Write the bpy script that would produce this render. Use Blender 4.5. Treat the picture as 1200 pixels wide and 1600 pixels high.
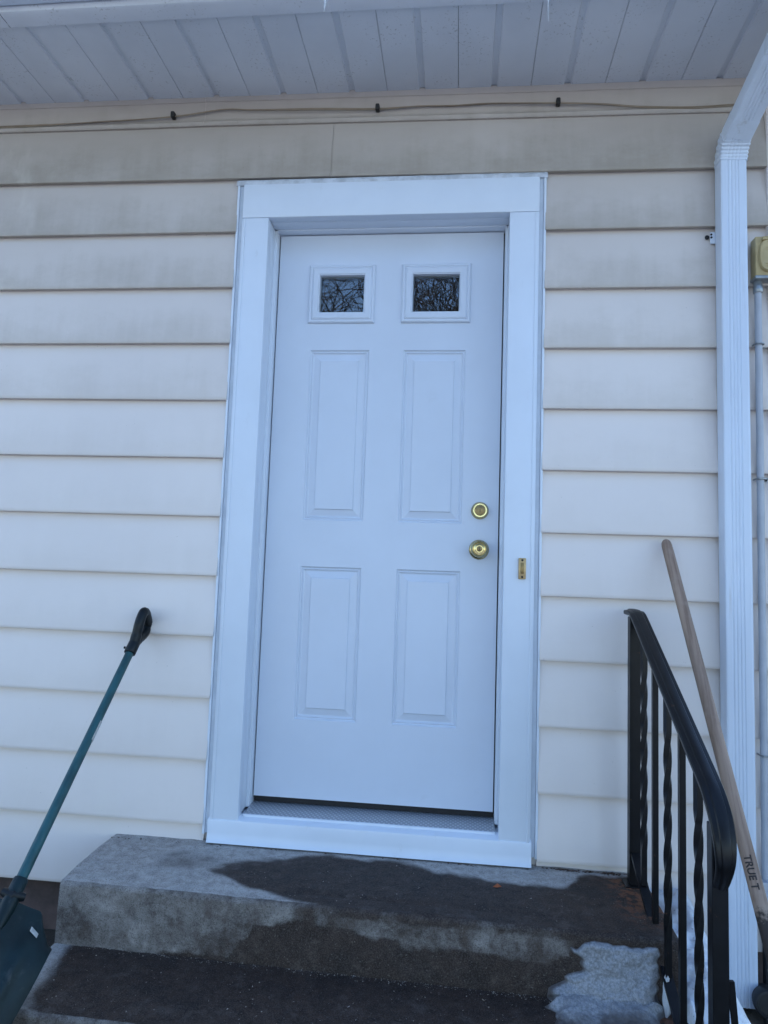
import bpy, bmesh, math, random
from mathutils import Vector, Matrix, noise
R = math.radians
random.seed(7)
sc = bpy.context.scene
for o in list(bpy.data.objects):
    bpy.data.objects.remove(o)
COL = sc.collection

# ------------------------------------------------------------------ camera
CAM = Vector((0.2809, -2.3449, 0.7695))
YAW, PITCH, ROLL = R(6.3174), R(5.2709), R(-1.9716)
rot = Matrix.Rotation(YAW, 3, 'Z') @ Matrix.Rotation(PITCH, 3, 'X') @ Matrix.Rotation(ROLL, 3, 'Y')
cd = bpy.data.cameras.new('camera')
cam = bpy.data.objects.new('camera', cd)
COL.objects.link(cam)
cd.sensor_fit = 'VERTICAL'
cd.sensor_height = 36.0
cd.sensor_width = 27.0
cd.lens = 1091.5 / 1600 * 36
cd.clip_start = 0.05
cd.clip_end = 600
right, fwd, up = rot.col[0], rot.col[1], rot.col[2]
m = Matrix((right, up, -fwd)).transposed().to_4x4()
m.translation = CAM
cam.matrix_world = m
sc.camera = cam

# ------------------------------------------------------------------ sky, sun, exposure
SUN_EL, SUN_AZ = R(44), R(-25)           # azimuth from +Y (behind the house), towards -X
w = bpy.data.worlds.new('World')
sc.world = w
w.use_nodes = True
nt = w.node_tree
sky = nt.nodes.new('ShaderNodeTexSky')
sky.sky_type = 'NISHITA'
sky.sun_disc = False
sky.sun_elevation = SUN_EL
sky.sun_rotation = SUN_AZ
sky.air_density = 1.0
sky.dust_density = 0.4
sky.ozone_density = 4.0
bgn = nt.nodes['Background']
bgn.inputs['Strength'].default_value = 0.15
nt.links.new(sky.outputs[0], bgn.inputs['Color'])
sl = bpy.data.lights.new('sun', 'SUN')
sl.energy = 2.0
sl.angle = R(0.5)
sl.color = (1.0, 0.95, 0.88)
so = bpy.data.objects.new('sun', sl)
COL.objects.link(so)
sd = Vector((math.sin(SUN_AZ) * math.cos(SUN_EL), math.cos(SUN_AZ) * math.cos(SUN_EL), math.sin(SUN_EL)))
so.rotation_euler = sd.to_track_quat('Z', 'Y').to_euler()
so.location = (0, 8, 9)
vs = sc.view_settings
vs.view_transform = 'Standard'
vs.look = 'None'
vs.gamma = 1
vs.use_curve_mapping = False
vs.exposure = 1.75
sc.render.resolution_x, sc.render.resolution_y = 768, 1024

# ------------------------------------------------------------------ helpers
OFF = {}

def thing(name, label, cat, loc=(0, 0, 0), group=None, kind=None):
    o = bpy.data.objects.new(name, None)
    o.empty_display_size = 0.1
    COL.objects.link(o)
    o.location = loc
    OFF[o] = Vector(loc)
    tag(o, label, cat, group, kind)
    return o

def tag(o, label=None, cat=None, group=None, kind=None):
    if label: o['label'] = label
    if cat: o['category'] = cat
    if group: o['group'] = group
    if kind: o['kind'] = kind
    return o

def mesh(name, V, F, mat, parent=None, smooth=False, attrs=None, loc=None):
    """one mesh object; V in world coordinates"""
    V = [Vector(v) for v in V]
    if parent is not None:
        off = OFF[parent]
    elif loc is not None:
        off = Vector(loc)
    else:
        xs = [v.x for v in V]; ys = [v.y for v in V]; zs = [v.z for v in V]
        off = Vector(((min(xs) + max(xs)) / 2, (min(ys) + max(ys)) / 2, min(zs)))
    me = bpy.data.meshes.new(name)
    me.from_pydata([tuple(v - off) for v in V], [], F)
    if smooth is not False and smooth is not None:
        me.polygons.foreach_set('use_smooth', [True] * len(me.polygons))
    if attrs:
        for k, vals in attrs.items():
            a = me.attributes.new(k, 'FLOAT', 'POINT')
            a.data.foreach_set('value', vals)
    me.materials.append(mat)
    me.update()
    if smooth not in (False, None, True):
        me.set_sharp_from_angle(angle=R(smooth))
    o = bpy.data.objects.new(name, me)
    COL.objects.link(o)
    if parent is None:
        o.location = off
    else:
        o.parent = parent
    OFF[o] = off
    return o

class MB:
    def __init__(self): self.v = []; self.f = []
    def add(self, V, F):
        n = len(self.v)
        self.v += [Vector(v) for v in V]
        self.f += [tuple(i + n for i in f) for f in F]
        return self
    def box(self, x0, x1, y0, y1, z0, z1, b=0.0, seg=2):
        bm = bmesh.new()
        bmesh.ops.create_cube(bm, size=1)
        for v in bm.verts:
            v.co = Vector(((x0 + x1) / 2 + v.co.x * (x1 - x0), (y0 + y1) / 2 + v.co.y * (y1 - y0), (z0 + z1) / 2 + v.co.z * (z1 - z0)))
        if b > 0:
            bmesh.ops.bevel(bm, geom=bm.edges[:], offset=b, segments=seg, profile=0.5, affect='EDGES')
        bm.verts.index_update()
        self.add([v.co.copy() for v in bm.verts], [[v.index for v in f.verts] for f in bm.faces])
        bm.free()
        return self
    def loft(self, rings, closed=True, caps=True):
        n = len(rings[0]); V = [p for r in rings for p in r]; F = []
        for i in range(len(rings) - 1):
            for j in range(n if closed else n - 1):
                k = (j + 1) % n
                F.append((i * n + j, i * n + k, (i + 1) * n + k, (i + 1) * n + j))
        if caps and closed:
            F.append(tuple(range(n - 1, -1, -1)))
            F.append(tuple((len(rings) - 1) * n + j for j in range(n)))
        return self.add(V, F)
    def tube(self, pts, radii, n=10, caps=True, squash=None):
        pts = [Vector(p) for p in pts]
        if not hasattr(radii, '__len__'): radii = [radii] * len(pts)
        rings = []; ref = None
        for i, p in enumerate(pts):
            t = (pts[min(i + 1, len(pts) - 1)] - pts[max(i - 1, 0)]).normalized()
            if ref is None:
                ref = Vector((0, 0, 1)) if abs(t.z) < .9 else Vector((1, 0, 0))
            a = (ref - t * ref.dot(t)).normalized(); ref = a
            b = t.cross(a)
            rings.append([p + (a * math.cos(u) + b * math.sin(u)) * radii[i] for u in [2 * math.pi * k / n for k in range(n)]])
        return self.loft(rings, True, caps)
    def lathe(self, c, axis, prof, n=28):
        """prof: list of (radius, distance along axis)"""
        c = Vector(c); axis = Vector(axis).normalized()
        a = axis.orthogonal().normalized(); b = axis.cross(a)
        rings = [[c + axis * h + (a * math.cos(u) + b * math.sin(u)) * max(r, 1e-5) for u in [2 * math.pi * k / n for k in range(n)]] for r, h in prof]
        return self.loft(rings, True, True)
    def obj(self, name, mat, parent=None, smooth=False, attrs=None, loc=None):
        return mesh(name, self.v, self.f, mat, parent, smooth, attrs, loc)

def box(name, mat, parent, *a, b=0.0015, **k):
    return MB().box(*a, b=b).obj(name, mat, parent, **k)

def sstep(a, b, x):
    t = max(0.0, min(1.0, (x - a) / (b - a)))
    return t * t * (3 - 2 * t)

def nz(x, y=0.0, z=0.0):
    return noise.noise(Vector((x, y, z)))

# ------------------------------------------------------------------ materials
class NT:
    def __init__(self, name):
        self.m = bpy.data.materials.new(name); self.m.use_nodes = True
        self.t = self.m.node_tree
        self.b = self.t.nodes['Principled BSDF']
        self.co = self.t.nodes.new('ShaderNodeTexCoord').outputs['Object']
    def link(self, a, b): self.t.links.new(a, b)
    def n(self, typ, **k):
        x = self.t.nodes.new(typ)
        for kk, v in k.items(): setattr(x, kk, v)
        return x
    def set(self, **k):
        for kk, v in k.items():
            i = self.b.inputs[kk.replace('_', ' ')]
            if hasattr(v, 'default_value') or hasattr(v, 'is_output'): self.link(v, i)
            else: i.default_value = (*v, 1) if isinstance(v, tuple) and len(v) == 3 else v
        return self
    def mapped(self, scale):
        mp = self.n('ShaderNodeMapping'); self.link(self.co, mp.inputs['Vector'])
        mp.inputs['Scale'].default_value = scale
        return mp.outputs[0]
    def noise(self, scale, detail=4, rough=.6, stretch=None):
        x = self.n('ShaderNodeTexNoise')
        self.link(self.mapped(stretch) if stretch else self.co, x.inputs['Vector'])
        x.inputs['Scale'].default_value = scale; x.inputs['Detail'].default_value = detail; x.inputs['Roughness'].default_value = rough
        return x.outputs['Fac']
    def ramp(self, fac, lo, hi):
        x = self.n('ShaderNodeMapRange'); x.interpolation_type = 'SMOOTHSTEP'
        self.link(fac, x.inputs['Value'])
        x.inputs['From Min'].default_value = lo; x.inputs['From Max'].default_value = hi
        return x.outputs[0]
    def mix(self, fac, a, b):
        x = self.n('ShaderNodeMix', data_type='RGBA')
        for v, i in ((fac, 0), (a, 6), (b, 7)):
            if hasattr(v, 'is_output'): self.link(v, x.inputs[i])
            else: x.inputs[i].default_value = (*v, 1) if isinstance(v, tuple) else v
        return x.outputs[2]
    def math(self, op, a, b=0.0):
        x = self.n('ShaderNodeMath', operation=op)
        for v, i in ((a, 0), (b, 1)):
            if hasattr(v, 'is_output'): self.link(v, x.inputs[i])
            else: x.inputs[i].default_value = v
        return x.outputs[0]
    def attr(self, name):
        x = self.n('ShaderNodeAttribute'); x.attribute_name = name
        return x.outputs['Fac']
    def bump(self, h, strength=.3, dist=.002, normal=None):
        x = self.n('ShaderNodeBump'); self.link(h, x.inputs['Height'])
        x.inputs['Strength'].default_value = strength; x.inputs['Distance'].default_value = dist
        if normal: self.link(normal, x.inputs['Normal'])
        self.link(x.outputs[0], self.b.inputs['Normal'])
        return x.outputs[0]

def simple(name, col, rough=.5, var=.12, scale=12, metal=0.0, bump=.1, bscale=120, bdist=.001, stretch=None, spec=None):
    N = NT(name)
    d = tuple(c * (1 - var) for c in col); l = tuple(min(1, c * (1 + var)) for c in col)
    N.set(Base_Color=N.mix(N.ramp(N.noise(scale, stretch=stretch), .3, .7), d, l), Metallic=metal)
    N.set(Roughness=N.math('ADD', N.math('MULTIPLY', N.noise(scale * 2.3), .16), rough - .08))
    if spec is not None: N.set(Specular_IOR_Level=spec)
    if bump: N.bump(N.noise(bscale, 3), bump, bdist)
    return N.m

WHITE = (.80, .80, .80)
M = {}
M['white_clad'] = simple('white_clad', (.67, .725, .80), .38, .02, 5, bump=.05, bscale=9, bdist=.004)
M['door_paint'] = simple('door_paint', (.595, .645, .73), .34, .02, 4, bump=.05, bscale=260, bdist=.0006)
M['brass'] = simple('brass', (.50, .41, .21), .20, .12, 30, metal=1, bump=.03)
M['brass_dull'] = simple('brass_dull', (.27, .20, .10), .4, .2, 60, metal=1, bump=.05)
M['bell'] = simple('bell_plate', (.46, .33, .17), .4, .1, 60, metal=.6, bump=.03)
M['dark'] = simple('dark_gap', (.012, .012, .014), .7, .1, 20, bump=0)
M['black_iron'] = simple('black_iron', (.0045, .0048, .006), .36, .25, 25, bump=.18, bscale=190, bdist=.0006, spec=.28)
M['handle_teal'] = simple('teal_shaft', (.010, .066, .074), .42, .3, 40, bump=.1, bscale=150, stretch=(1, .3, .3))
M['grip'] = simple('grip_plastic', (.005, .008, .010), .42, .15, 30, bump=.06, bscale=300, spec=.3)
M['blade'] = simple('blade_plastic', (.0045, .0165, .0195), .42, .35, 10, bump=.14, bscale=70, spec=.28)
M['sticker'] = simple('worn_sticker', (.42, .42, .40), .6, .25, 60, bump=.05)
M['cable'] = simple('cable_jacket', (.27, .21, .15), .5, .12, 14, bump=0)
M['ivory'] = simple('ivory_plastic', (.43, .335, .165), .45, .08, 20, bump=.05)
M['conduit'] = simple('conduit_pvc', (.40, .42, .46), .45, .08, 12, bump=.03)
M['grey_metal'] = simple('grey_metal', (.30, .32, .33), .4, .15, 30, metal=.7, bump=.06)
M['spout'] = simple('spout_paint', (.60, .665, .76), .33, .05, 7, bump=.04, bscale=30, bdist=.002, stretch=(1, 1, .2))
M['caulk'] = simple('caulk', (.52, .55, .60), .6, .2, 22, bump=.3, bscale=40, bdist=.003)
M['channel'] = simple('channel_metal', (.53, .58, .65), .45, .06, 14, bump=.08, bscale=30, bdist=.002)
M['foundation'] = simple('foundation_paint', (.085, .058, .052), .8, .35, 9, bump=.35, bscale=55, bdist=.004)
M['shingle'] = simple('roof_shingle', (.10, .095, .09), .9, .3, 20, bump=.3, bscale=80, bdist=.004)
M['bark'] = simple('bark', (.055, .045, .038), .9, .3, 14, bump=0)
M['leaf'] = simple('dry_leaf', (.34, .09, .03), .7, .2, 60, bump=0)
M['ink'] = simple('stamped_ink', (.045, .035, .032), .8, .5, 160, bump=0)
M['interior'] = simple('dark_interior', (.010, .010, .011), .9, .3, 9, bump=0)
M['rubber'] = simple('black_rubber', (.012, .012, .013), .5, .2, 30, bump=.1)
M['icing'] = None

def worn(mat, col, lo, hi, amt, scale, stretch=None):
    """blend worn or dirty patches into an existing material's base colour"""
    t = mat.node_tree; b = t.nodes['Principled BSDF']; src = b.inputs['Base Color'].links[0].from_socket
    co = [n_ for n_ in t.nodes if n_.type == 'TEX_COORD'][0].outputs['Object']
    mp = t.nodes.new('ShaderNodeMapping'); t.links.new(co, mp.inputs[0]); mp.inputs['Scale'].default_value = stretch or (1, 1, 1)
    nn = t.nodes.new('ShaderNodeTexNoise'); t.links.new(mp.outputs[0], nn.inputs['Vector']); nn.inputs['Scale'].default_value = scale; nn.inputs['Detail'].default_value = 6; nn.inputs['Roughness'].default_value = .7
    mr = t.nodes.new('ShaderNodeMapRange'); mr.interpolation_type = 'SMOOTHSTEP'; t.links.new(nn.outputs['Fac'], mr.inputs['Value'])
    mr.inputs['From Min'].default_value = lo; mr.inputs['From Max'].default_value = hi; mr.inputs['To Max'].default_value = amt
    mx = t.nodes.new('ShaderNodeMix'); mx.data_type = 'RGBA'; t.links.new(mr.outputs[0], mx.inputs[0]); t.links.new(src, mx.inputs[6]); mx.inputs[7].default_value = (*col, 1)
    t.links.new(mx.outputs[2], b.inputs['Base Color'])
worn(M['black_iron'], (.085, .040, .022), .64, .70, .7, 38)
worn(M['spout'], (.33, .33, .31), .56, .74, .45, 16, (1.6, 1.6, .10))
worn(M['white_clad'], (.45, .46, .47), .62, .80, .35, 14, (1, 1, .5))
worn(M['door_paint'], (.44, .46, .50), .62, .82, .30, 9)
worn(M['blade'], (.06, .07, .075), .58, .72, .45, 26, (1, .5, .5))
worn(M['handle_teal'], (.10, .13, .13), .62, .74, .6, 60, (1.5, .35, .35))

def m_siding():
    N = NT('cream_vinyl_siding')
    v = N.attr('v')
    cl = N.noise(1.3, 3, .55)
    fine = N.noise(6, 7, .72, stretch=(.75, 1, 1.25))
    drip = N.noise(9, 4, .6, stretch=(2.2, 1, .22))
    fine = N.math('ADD', N.math('MULTIPLY', fine, .65), N.math('MULTIPLY', drip, .35))
    base = N.mix(N.ramp(cl, .35, .65), (.742, .672, .632), (.785, .715, .672))
    # weathered grime towards each board's lower edge, blotchy
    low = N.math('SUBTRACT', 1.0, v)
    g = N.math('MULTIPLY', N.ramp(N.math('ADD', N.math('MULTIPLY', low, .42), N.math('MULTIPLY', fine, .95)), .58, 1.02), N.attr('dirt_shade'))
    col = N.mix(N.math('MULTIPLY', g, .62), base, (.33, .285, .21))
    eave_film = N.math('MULTIPLY', N.math('POWER', N.attr('dirt_shade'), 2.0), N.math('ADD', .32, N.math('MULTIPLY', N.noise(2.6, 4, .6, stretch=(.4, 1, 1)), .45)))  # grime film that also paints eave shade into the upper boards' colour
    col = N.mix(eave_film, col, (.215, .172, .125))
    sp = N.ramp(N.noise(95, 2, .5), .76, .80)
    col = N.mix(N.math('MULTIPLY', sp, .35), col, (.22, .19, .14))
    chalk = N.math('MULTIPLY', N.ramp(N.noise(3.1, 5, .7, stretch=(1, 1, .55)), .60, .72), .22)
    col = N.mix(chalk, col, (.74, .70, .62))
    N.set(Base_Color=col, Roughness=N.math('ADD', N.math('MULTIPLY', cl, .2), .42))
    gr = N.noise(26, 5, .6, stretch=(.10, 1, 3.2))
    b1 = N.bump(gr, .10, .0015)
    N.bump(N.noise(2.2, 2), .25, .012, normal=b1)
    return N.m
M['siding'] = m_siding()

def m_soffit():
    N = NT('soffit_aluminium')
    cl = N.noise(2.2, 4)
    base = N.mix(N.ramp(cl, .3, .7), (.60, .63, .68), (.69, .72, .77))
    sp = N.math('MULTIPLY', N.ramp(N.noise(115, 3, .6), .60, .66), N.ramp(N.noise(5.5, 4, .6), .46, .62))
    col = N.mix(N.math('MULTIPLY', sp, .5), base, (.26, .26, .25))
    N.set(Base_Color=col, Roughness=.55)
    N.bump(N.noise(3, 2), .15, .01)
    return N.m
M['soffit'] = m_soffit()

def m_concrete():
    N = NT('stained_concrete')
    wet = N.attr('wet')
    n1 = N.noise(7, 5, .65); n2 = N.noise(38, 5, .7); n3 = N.noise(220, 3, .6)
    f = N.math('ADD', wet, N.math('MULTIPLY', N.math('SUBTRACT', n1, .5), .55))
    n5 = N.noise(17, 6, .7)
    f = N.math('ADD', f, N.math('MULTIPLY', N.math('SUBTRACT', n5, .5), .75))
    f = N.math('ADD', f, N.math('MULTIPLY', N.math('SUBTRACT', n2, .5), .5))
    wf = N.ramp(f, .16, .82)
    dry = N.mix(N.ramp(n2, .25, .75), (.27, .245, .22), (.52, .48, .44))
    dry = N.mix(N.math('MULTIPLY', N.ramp(n1, .52, .66), .5), dry, (.40, .385, .36))
    warm = N.attr('warm')
    wc = N.mix(N.ramp(n2, .25, .75), (.021, .0140, .0108), (.056, .039, .031))
    wb = N.mix(N.ramp(n2, .25, .75), (.023, .0130, .0088), (.066, .039, .026))
    wc = N.mix(warm, wc, wb)
    wc = N.mix(N.math('MULTIPLY', N.ramp(n5, .52, .70), .55), wc, (.115, .090, .075))
    wc = N.mix(N.math('MULTIPLY', N.ramp(n1, .50, .32), .55), wc, (.014, .011, .010))
    col = N.mix(wf, dry, wc)
    rust = N.attr('rust')
    col = N.mix(N.math('MULTIPLY', rust, N.ramp(N.noise(45, 4), .42, .62)), col, (.24, .085, .035))
    n4 = N.noise(330, 2, .5)
    col = N.mix(N.math('MULTIPLY', N.ramp(n4, .40, .66), .42), col, N.mix(wf, (.42, .40, .375), (.10, .085, .078)))
    col = N.mix(N.math('MULTIPLY', N.ramp(n4, .50, .30), .45), col, (.025, .022, .02))
    gr = N.ramp(n3, .62, .74)
    col = N.mix(N.math('MULTIPLY', gr, .45), col, (.30, .28, .26))
    pit = N.ramp(n3, .36, .27)
    col = N.mix(N.math('MULTIPLY', pit, .5), col, (.03, .03, .03))
    N.set(Base_Color=col, Roughness=N.math('SUBTRACT', .92, N.math('MULTIPLY', wf, .30)), Specular_IOR_Level=.16)
    b1 = N.bump(N.noise(160, 4, .7), .55, .003)
    N.bump(n2, .35, .006, normal=b1)
    return N.m
M['concrete'] = m_concrete()

def m_snow(name, dirty):
    N = NT(name)
    n1 = N.noise(4, 5, .65); n2 = N.noise(30, 5, .7)
    base = N.mix(N.ramp(n2, .3, .7), (.62, .64, .67), (.82, .84, .86))
    f = N.math('ADD', N.math('MULTIPLY', n1, .7), N.math('MULTIPLY', n2, .3))
    col = N.mix(N.math('MULTIPLY', N.ramp(f, .50, .66), dirty), base, (.20, .15, .12))
    sp = N.ramp(N.noise(85, 3, .6), .66, .70)
    col = N.mix(N.math('MULTIPLY', sp, dirty), col, (.06, .045, .035))
    N.set(Base_Color=col, Roughness=.55, Subsurface_Weight=.15)
    N.b.inputs['Subsurface Radius'].default_value = (.02, .025, .03)
    b1 = N.bump(N.noise(130, 4, .7), .5, .004)
    N.bump(n2, .5, .01, normal=b1)
    return N.m
M['snow'] = m_snow('granular_snow', .55)
M['snow_yard'] = None

def m_slush():
    N = NT('grey_slush_ice')
    n1 = N.noise(9, 5, .65); n2 = N.noise(170, 5, .75)
    low = N.attr('low')
    base = N.mix(N.ramp(n2, .3, .7), (.16, .168, .18), (.36, .372, .395))
    f = N.math('ADD', low, N.math('MULTIPLY', N.math('SUBTRACT', n1, .5), 1.2))
    col = N.mix(N.math('MULTIPLY', N.ramp(f, .3, .75), .88), base, (.060, .046, .040))
    N.set(Base_Color=col, Roughness=N.math('ADD', .25, N.math('MULTIPLY', n2, .35)), Subsurface_Weight=.1)
    N.b.inputs['Subsurface Radius'].default_value = (.02, .025, .03)
    b1 = N.bump(n2, .6, .004)
    N.bump(n1, .3, .02, normal=b1)
    return N.m
M['slush'] = m_slush()

def m_ground():
    N = NT('thawing_yard')
    n1 = N.noise(.8, 6, .6); n2 = N.noise(9, 5, .7)
    sep = N.n('ShaderNodeSeparateXYZ'); N.link(N.co, sep.inputs[0])
    d = N.ramp(sep.outputs[1], -2.2, -.6)       # bare soil close to the house, snow beyond
    f = N.math('ADD', N.math('MULTIPLY', d, .55), N.math('MULTIPLY', n1, .6))
    soil = N.mix(N.ramp(n2, .3, .7), (.038, .030, .022), (.095, .075, .055))
    snow = N.mix(N.ramp(n2, .3, .7), (.66, .68, .70), (.80, .82, .84))
    N.set(Base_Color=N.mix(N.ramp(f, .25, .33), snow, soil), Roughness=.85)
    N.bump(N.noise(22, 6, .7), .6, .03)
    return N.m
M['ground'] = m_ground()

def m_wood():
    N = NT('weathered_wood_handle')
    g = N.noise(60, 6, .65, stretch=(1, .06, .06)); n2 = N.noise(12, 4)
    col = N.mix(N.ramp(g, .3, .7), (.185, .118, .082), (.36, .255, .190))
    col = N.mix(N.math('MULTIPLY', N.ramp(n2, .5, .7), .5), col, (.36, .28, .225))
    w_ = N.attr('wet')
    col = N.mix(N.ramp(N.math('ADD', w_, N.math('MULTIPLY', N.math('SUBTRACT', N.noise(55, 4), .5), 1.2)), .35, .65), col, (.032, .022, .018))
    N.set(Base_Color=col, Roughness=.68)
    N.bump(g, .4, .001)
    return N.m
M['wood'] = m_wood()

def m_ice():
    N = NT('clear_ice')
    N.set(Base_Color=(.86, .89, .92), Roughness=.12, Transmission_Weight=.55, IOR=1.31)
    N.bump(N.noise(60, 3), .3, .003)
    return N.m
M['ice'] = m_ice()

def m_glass():
    N = NT('window_glass')
    N.set(Base_Color=(.86, .90, .92), Roughness=.0, Transmission_Weight=1.0, IOR=1.52)
    N.bump(N.noise(9, 1), .03, .002)
    return N.m
M['glass'] = m_glass()

def m_threshold():
    N = NT('diamond_pattern_aluminium')
    mp = N.n('ShaderNodeMapping'); N.link(N.co, mp.inputs['Vector'])
    def wave(ang):
        mp = N.n('ShaderNodeMapping'); N.link(N.co, mp.inputs['Vector']); mp.inputs['Rotation'].default_value = (0, 0, ang)
        x = N.n('ShaderNodeTexWave'); x.wave_profile = 'SIN'; x.inputs['Scale'].default_value = 24; N.link(mp.outputs[0], x.inputs['Vector'])
        return x.outputs['Fac']
    h = N.math('MULTIPLY', wave(R(35)), wave(R(-35)))
    N.set(Base_Color=N.mix(N.ramp(h, .1, .7), (.36, .38, .41), (.56, .58, .61)), Metallic=.4, Roughness=.45)
    N.bump(h, .5, .0012)
    return N.m
M['threshold'] = m_threshold()

# ------------------------------------------------------------------ ground
GZ = -0.46
def ground():
    xs = [-120, -60, -30, -15, -8] + [-5 + .25 * i for i in range(41)] + [8, 15, 30, 60, 120]
    ys = [-120, -60, -30, -15] + [-8 + .25 * i for i in range(37)] + [4, 12, 40, 120]
    V = [(x, y, GZ + (.012 * nz(x * 1.7, y * 1.7) if abs(x) < 7 and -9 < y < 1.1 else 0)) for y in ys for x in xs]
    n = len(xs)
    F = [(j * n + i, j * n + i + 1, (j + 1) * n + i + 1, (j + 1) * n + i) for j in range(len(ys) - 1) for i in range(n - 1)]
    mesh('ground', V, F, M['ground'], None, True, loc=(0, 0, 0))['kind'] = 'structure'
ground()

# ------------------------------------------------------------------ house wall with siding courses
XL, XC = -4.6, 1.262          # left end of the modelled facade, start of the corner post
wall = thing('house_wall', 'house wall clad in weathered cream vinyl siding around the white door', 'wall', (0, 0, GZ))

def board(x0, x1, zb, zt, seed, dirt_shade, bump_amp=.0009, tilt=0.0):
    """one lapped course: bottom edge zb, visible up to zt; profile has a rolled butt edge"""
    prof = [(.0005, zb + .0005, 0), (-.0205, zb - .0050, 0), (-.0250, zb - .0040, 0), (-.0268, zb + .0005, .01), (-.0264, zb + .008, .05)]
    H = zt - zb
    for k in range(1, 7):
        t = k / 6
        prof.append((-.0264 + .0240 * t - .0020 * math.sin(math.pi * t), zb + .010 + (H + .004 - .010) * t, .05 + .95 * t))
    n = max(2, int((x1 - x0) / .09))
    V = []; A = []; D = []
    for i in range(n + 1):
        x = x0 + (x1 - x0) * i / n
        wv = bump_amp * nz(x * 2.3, seed * 7.7) + .0006 * nz(x * 7, seed * 3.1)
        sag = .0012 * nz(x * .9, seed * 5.3) + tilt * (x - x0) / (x1 - x0)
        for (y, z, t) in prof:
            V.append((x, y - wv * (.3 + t) if t > 0 else y, z + sag)); A.append(t); D.append(dirt_shade)
    k = len(prof)
    F = [(i * k + j, (i + 1) * k + j, (i + 1) * k + j + 1, i * k + j + 1) for i in range(n) for j in range(k - 1)]
    return mesh('siding_board', V, F, M['siding'], wall, 40, {'v': A, 'dirt_shade': D})

zL0, eL, zR0, eR = 2.1881, .2046, 2.1751, .2067
XJL, XJR = -.543, .543
board(XL, -.2077, 2.2035, 2.426, 50, 1.0, tilt=-.0215)
board(-.2065, XC, 2.1815, 2.408, 51, 1.0, tilt=-.0095)
for i in range(1, 13):
    d = max(.15, 1.0 - .16 * i)  # fades downward from the eave: dirt plus painted shade
    zb = zL0 - eL * i if i < 12 else -.283
    board(XL, XJL, zb, zL0 - eL * (i - 1), i, d)
    zb = zR0 - eR * i if i < 12 else -.309
    board(XJR, XC, zb, zR0 - eR * (i - 1), 20 + i, d)
# backing behind the courses: a sheathing with the door opening left free
SH = MB().box(XL, -.50, .004, .16, -.30, 2.52).box(.50, 1.34, .004, .16, -.30, 2.52).box(-.50, .50, .004, .16, 2.08, 2.52)
SH.obj('sheathing', M['siding'], wall, False, {'v': [1.0] * len(SH.v), 'dirt_shade': [0.0] * len(SH.v)})
MB().box(XL + .01, 1.33, .012, .20, GZ - .3, -.30).obj('foundation', M['foundation'], wall)
# frieze board under the soffit with its rolled lower trim
def frieze(x0, x1, zb0, zb1, s):
    prof = [(.000, .0), (-.014, -.002), (-.019, .003), (-.020, .010), (-.014, .017), (-.0095, .022), (-.0085, .030), (-.0085, .092), (-.0125, .094), (-.0135, .100), (-.0135, .120)]
    n = int((x1 - x0) / .12) + 2; V = []; A = []
    for i in range(n + 1):
        t = i / n; x = x0 + (x1 - x0) * t; zb = zb0 + (zb1 - zb0) * t + .0022 * nz(x * 1.6, s)
        for j, (y, z) in enumerate(prof):
            V.append((x, y - .0012 * nz(x * 2, s + 3), zb + z)); A.append(j / len(prof))
    k = len(prof)
    F = [(i * k + j, (i + 1) * k + j, (i + 1) * k + j + 1, i * k + j + 1) for i in range(n) for j in range(k - 1)]
    mesh('frieze_board', V, F, M['siding'], wall, 40, {'v': [.35 + .5 * a for a in A], 'dirt_shade': [1.0] * len(A)})
frieze(XL, -.6905, 2.408, 2.394, 1)
frieze(-.6895, XC, 2.394, 2.372, 2)
# corner post and the side wall behind it
cp = MB().box(XC, 1.36, -.024, .004, -.33, 2.50, .003)
cp.obj('corner_post', M['siding'], wall, False, {'v': [.95] * len(cp.v), 'dirt_shade': [.1] * len(cp.v)})
sw = MB().box(1.24, 1.352, .16, 7.0, -.33, 2.52).box(XL, XL + .12, .16, 7.0, -.33, 2.52).box(XL, 1.34, 6.9, 7.0, -.33, 2.52)
sw.obj('outer_wall', M['siding'], wall, False, {'v': [.9] * len(sw.v), 'dirt_shade': [.1] * len(sw.v)})

# ------------------------------------------------------------------ roof overhang
roof = thing('roof_eave', 'pale blue grey aluminium soffit and eave above the door', 'eave', (0, -.2, 2.5))
SZ = lambda x: 2.5045 - .0062 * (x + .9)
seams = [-.017 + .2525 * k for k in range(-18, 6)]
YS0, YS1 = .0, -.388
for k in range(len(seams) - 1):
    a, b = seams[k] + .0007, seams[k + 1] - .0007
    # one double panel: two flats with a v-groove between, hooked edges at the seam
    mid = (a + b) / 2 - .001
    prof = [(a, .010), (a, .0015), (a + .002, 0), (mid - .0125, 0), (mid - .0085, .008), (mid + .0085, .008), (mid + .0125, 0), (b - .002, 0), (b, .0015), (b, .010)]
    V = []; ny = 6
    for j in range(ny + 1):
        y = YS0 + (YS1 - YS0) * j / ny
        for (x, dz) in prof:
            V.append((x, y, SZ(x) + dz + .0010 * nz(x * 5, y * 6, k)))
    n = len(prof)
    F = [(j * n + i, j * n + i + 1, (j + 1) * n + i + 1, (j + 1) * n + i) for j in range(ny) for i in range(n - 1)]
    mesh('soffit_panel', V, F, M['soffit'], roof, 30)
XA, XB = -4.7, 1.62
fa = MB()
for x0, x1 in ((XA, -1.205), (-1.203, XB)):
    za, zb_ = SZ(x0), SZ(x1)
    prof = [(-.384, .006), (-.384, -.010), (-.388, -.013), (-.440, -.012), (-.446, -.009), (-.447, .13)]
    V = [(x, y, SZ(x) + z) for x in (x0, x1) for (y, z) in prof]
    n = len(prof)
    fa.add(V, [(j, j + 1, n + j + 1, n + j) for j in range(n - 1)])
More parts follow.
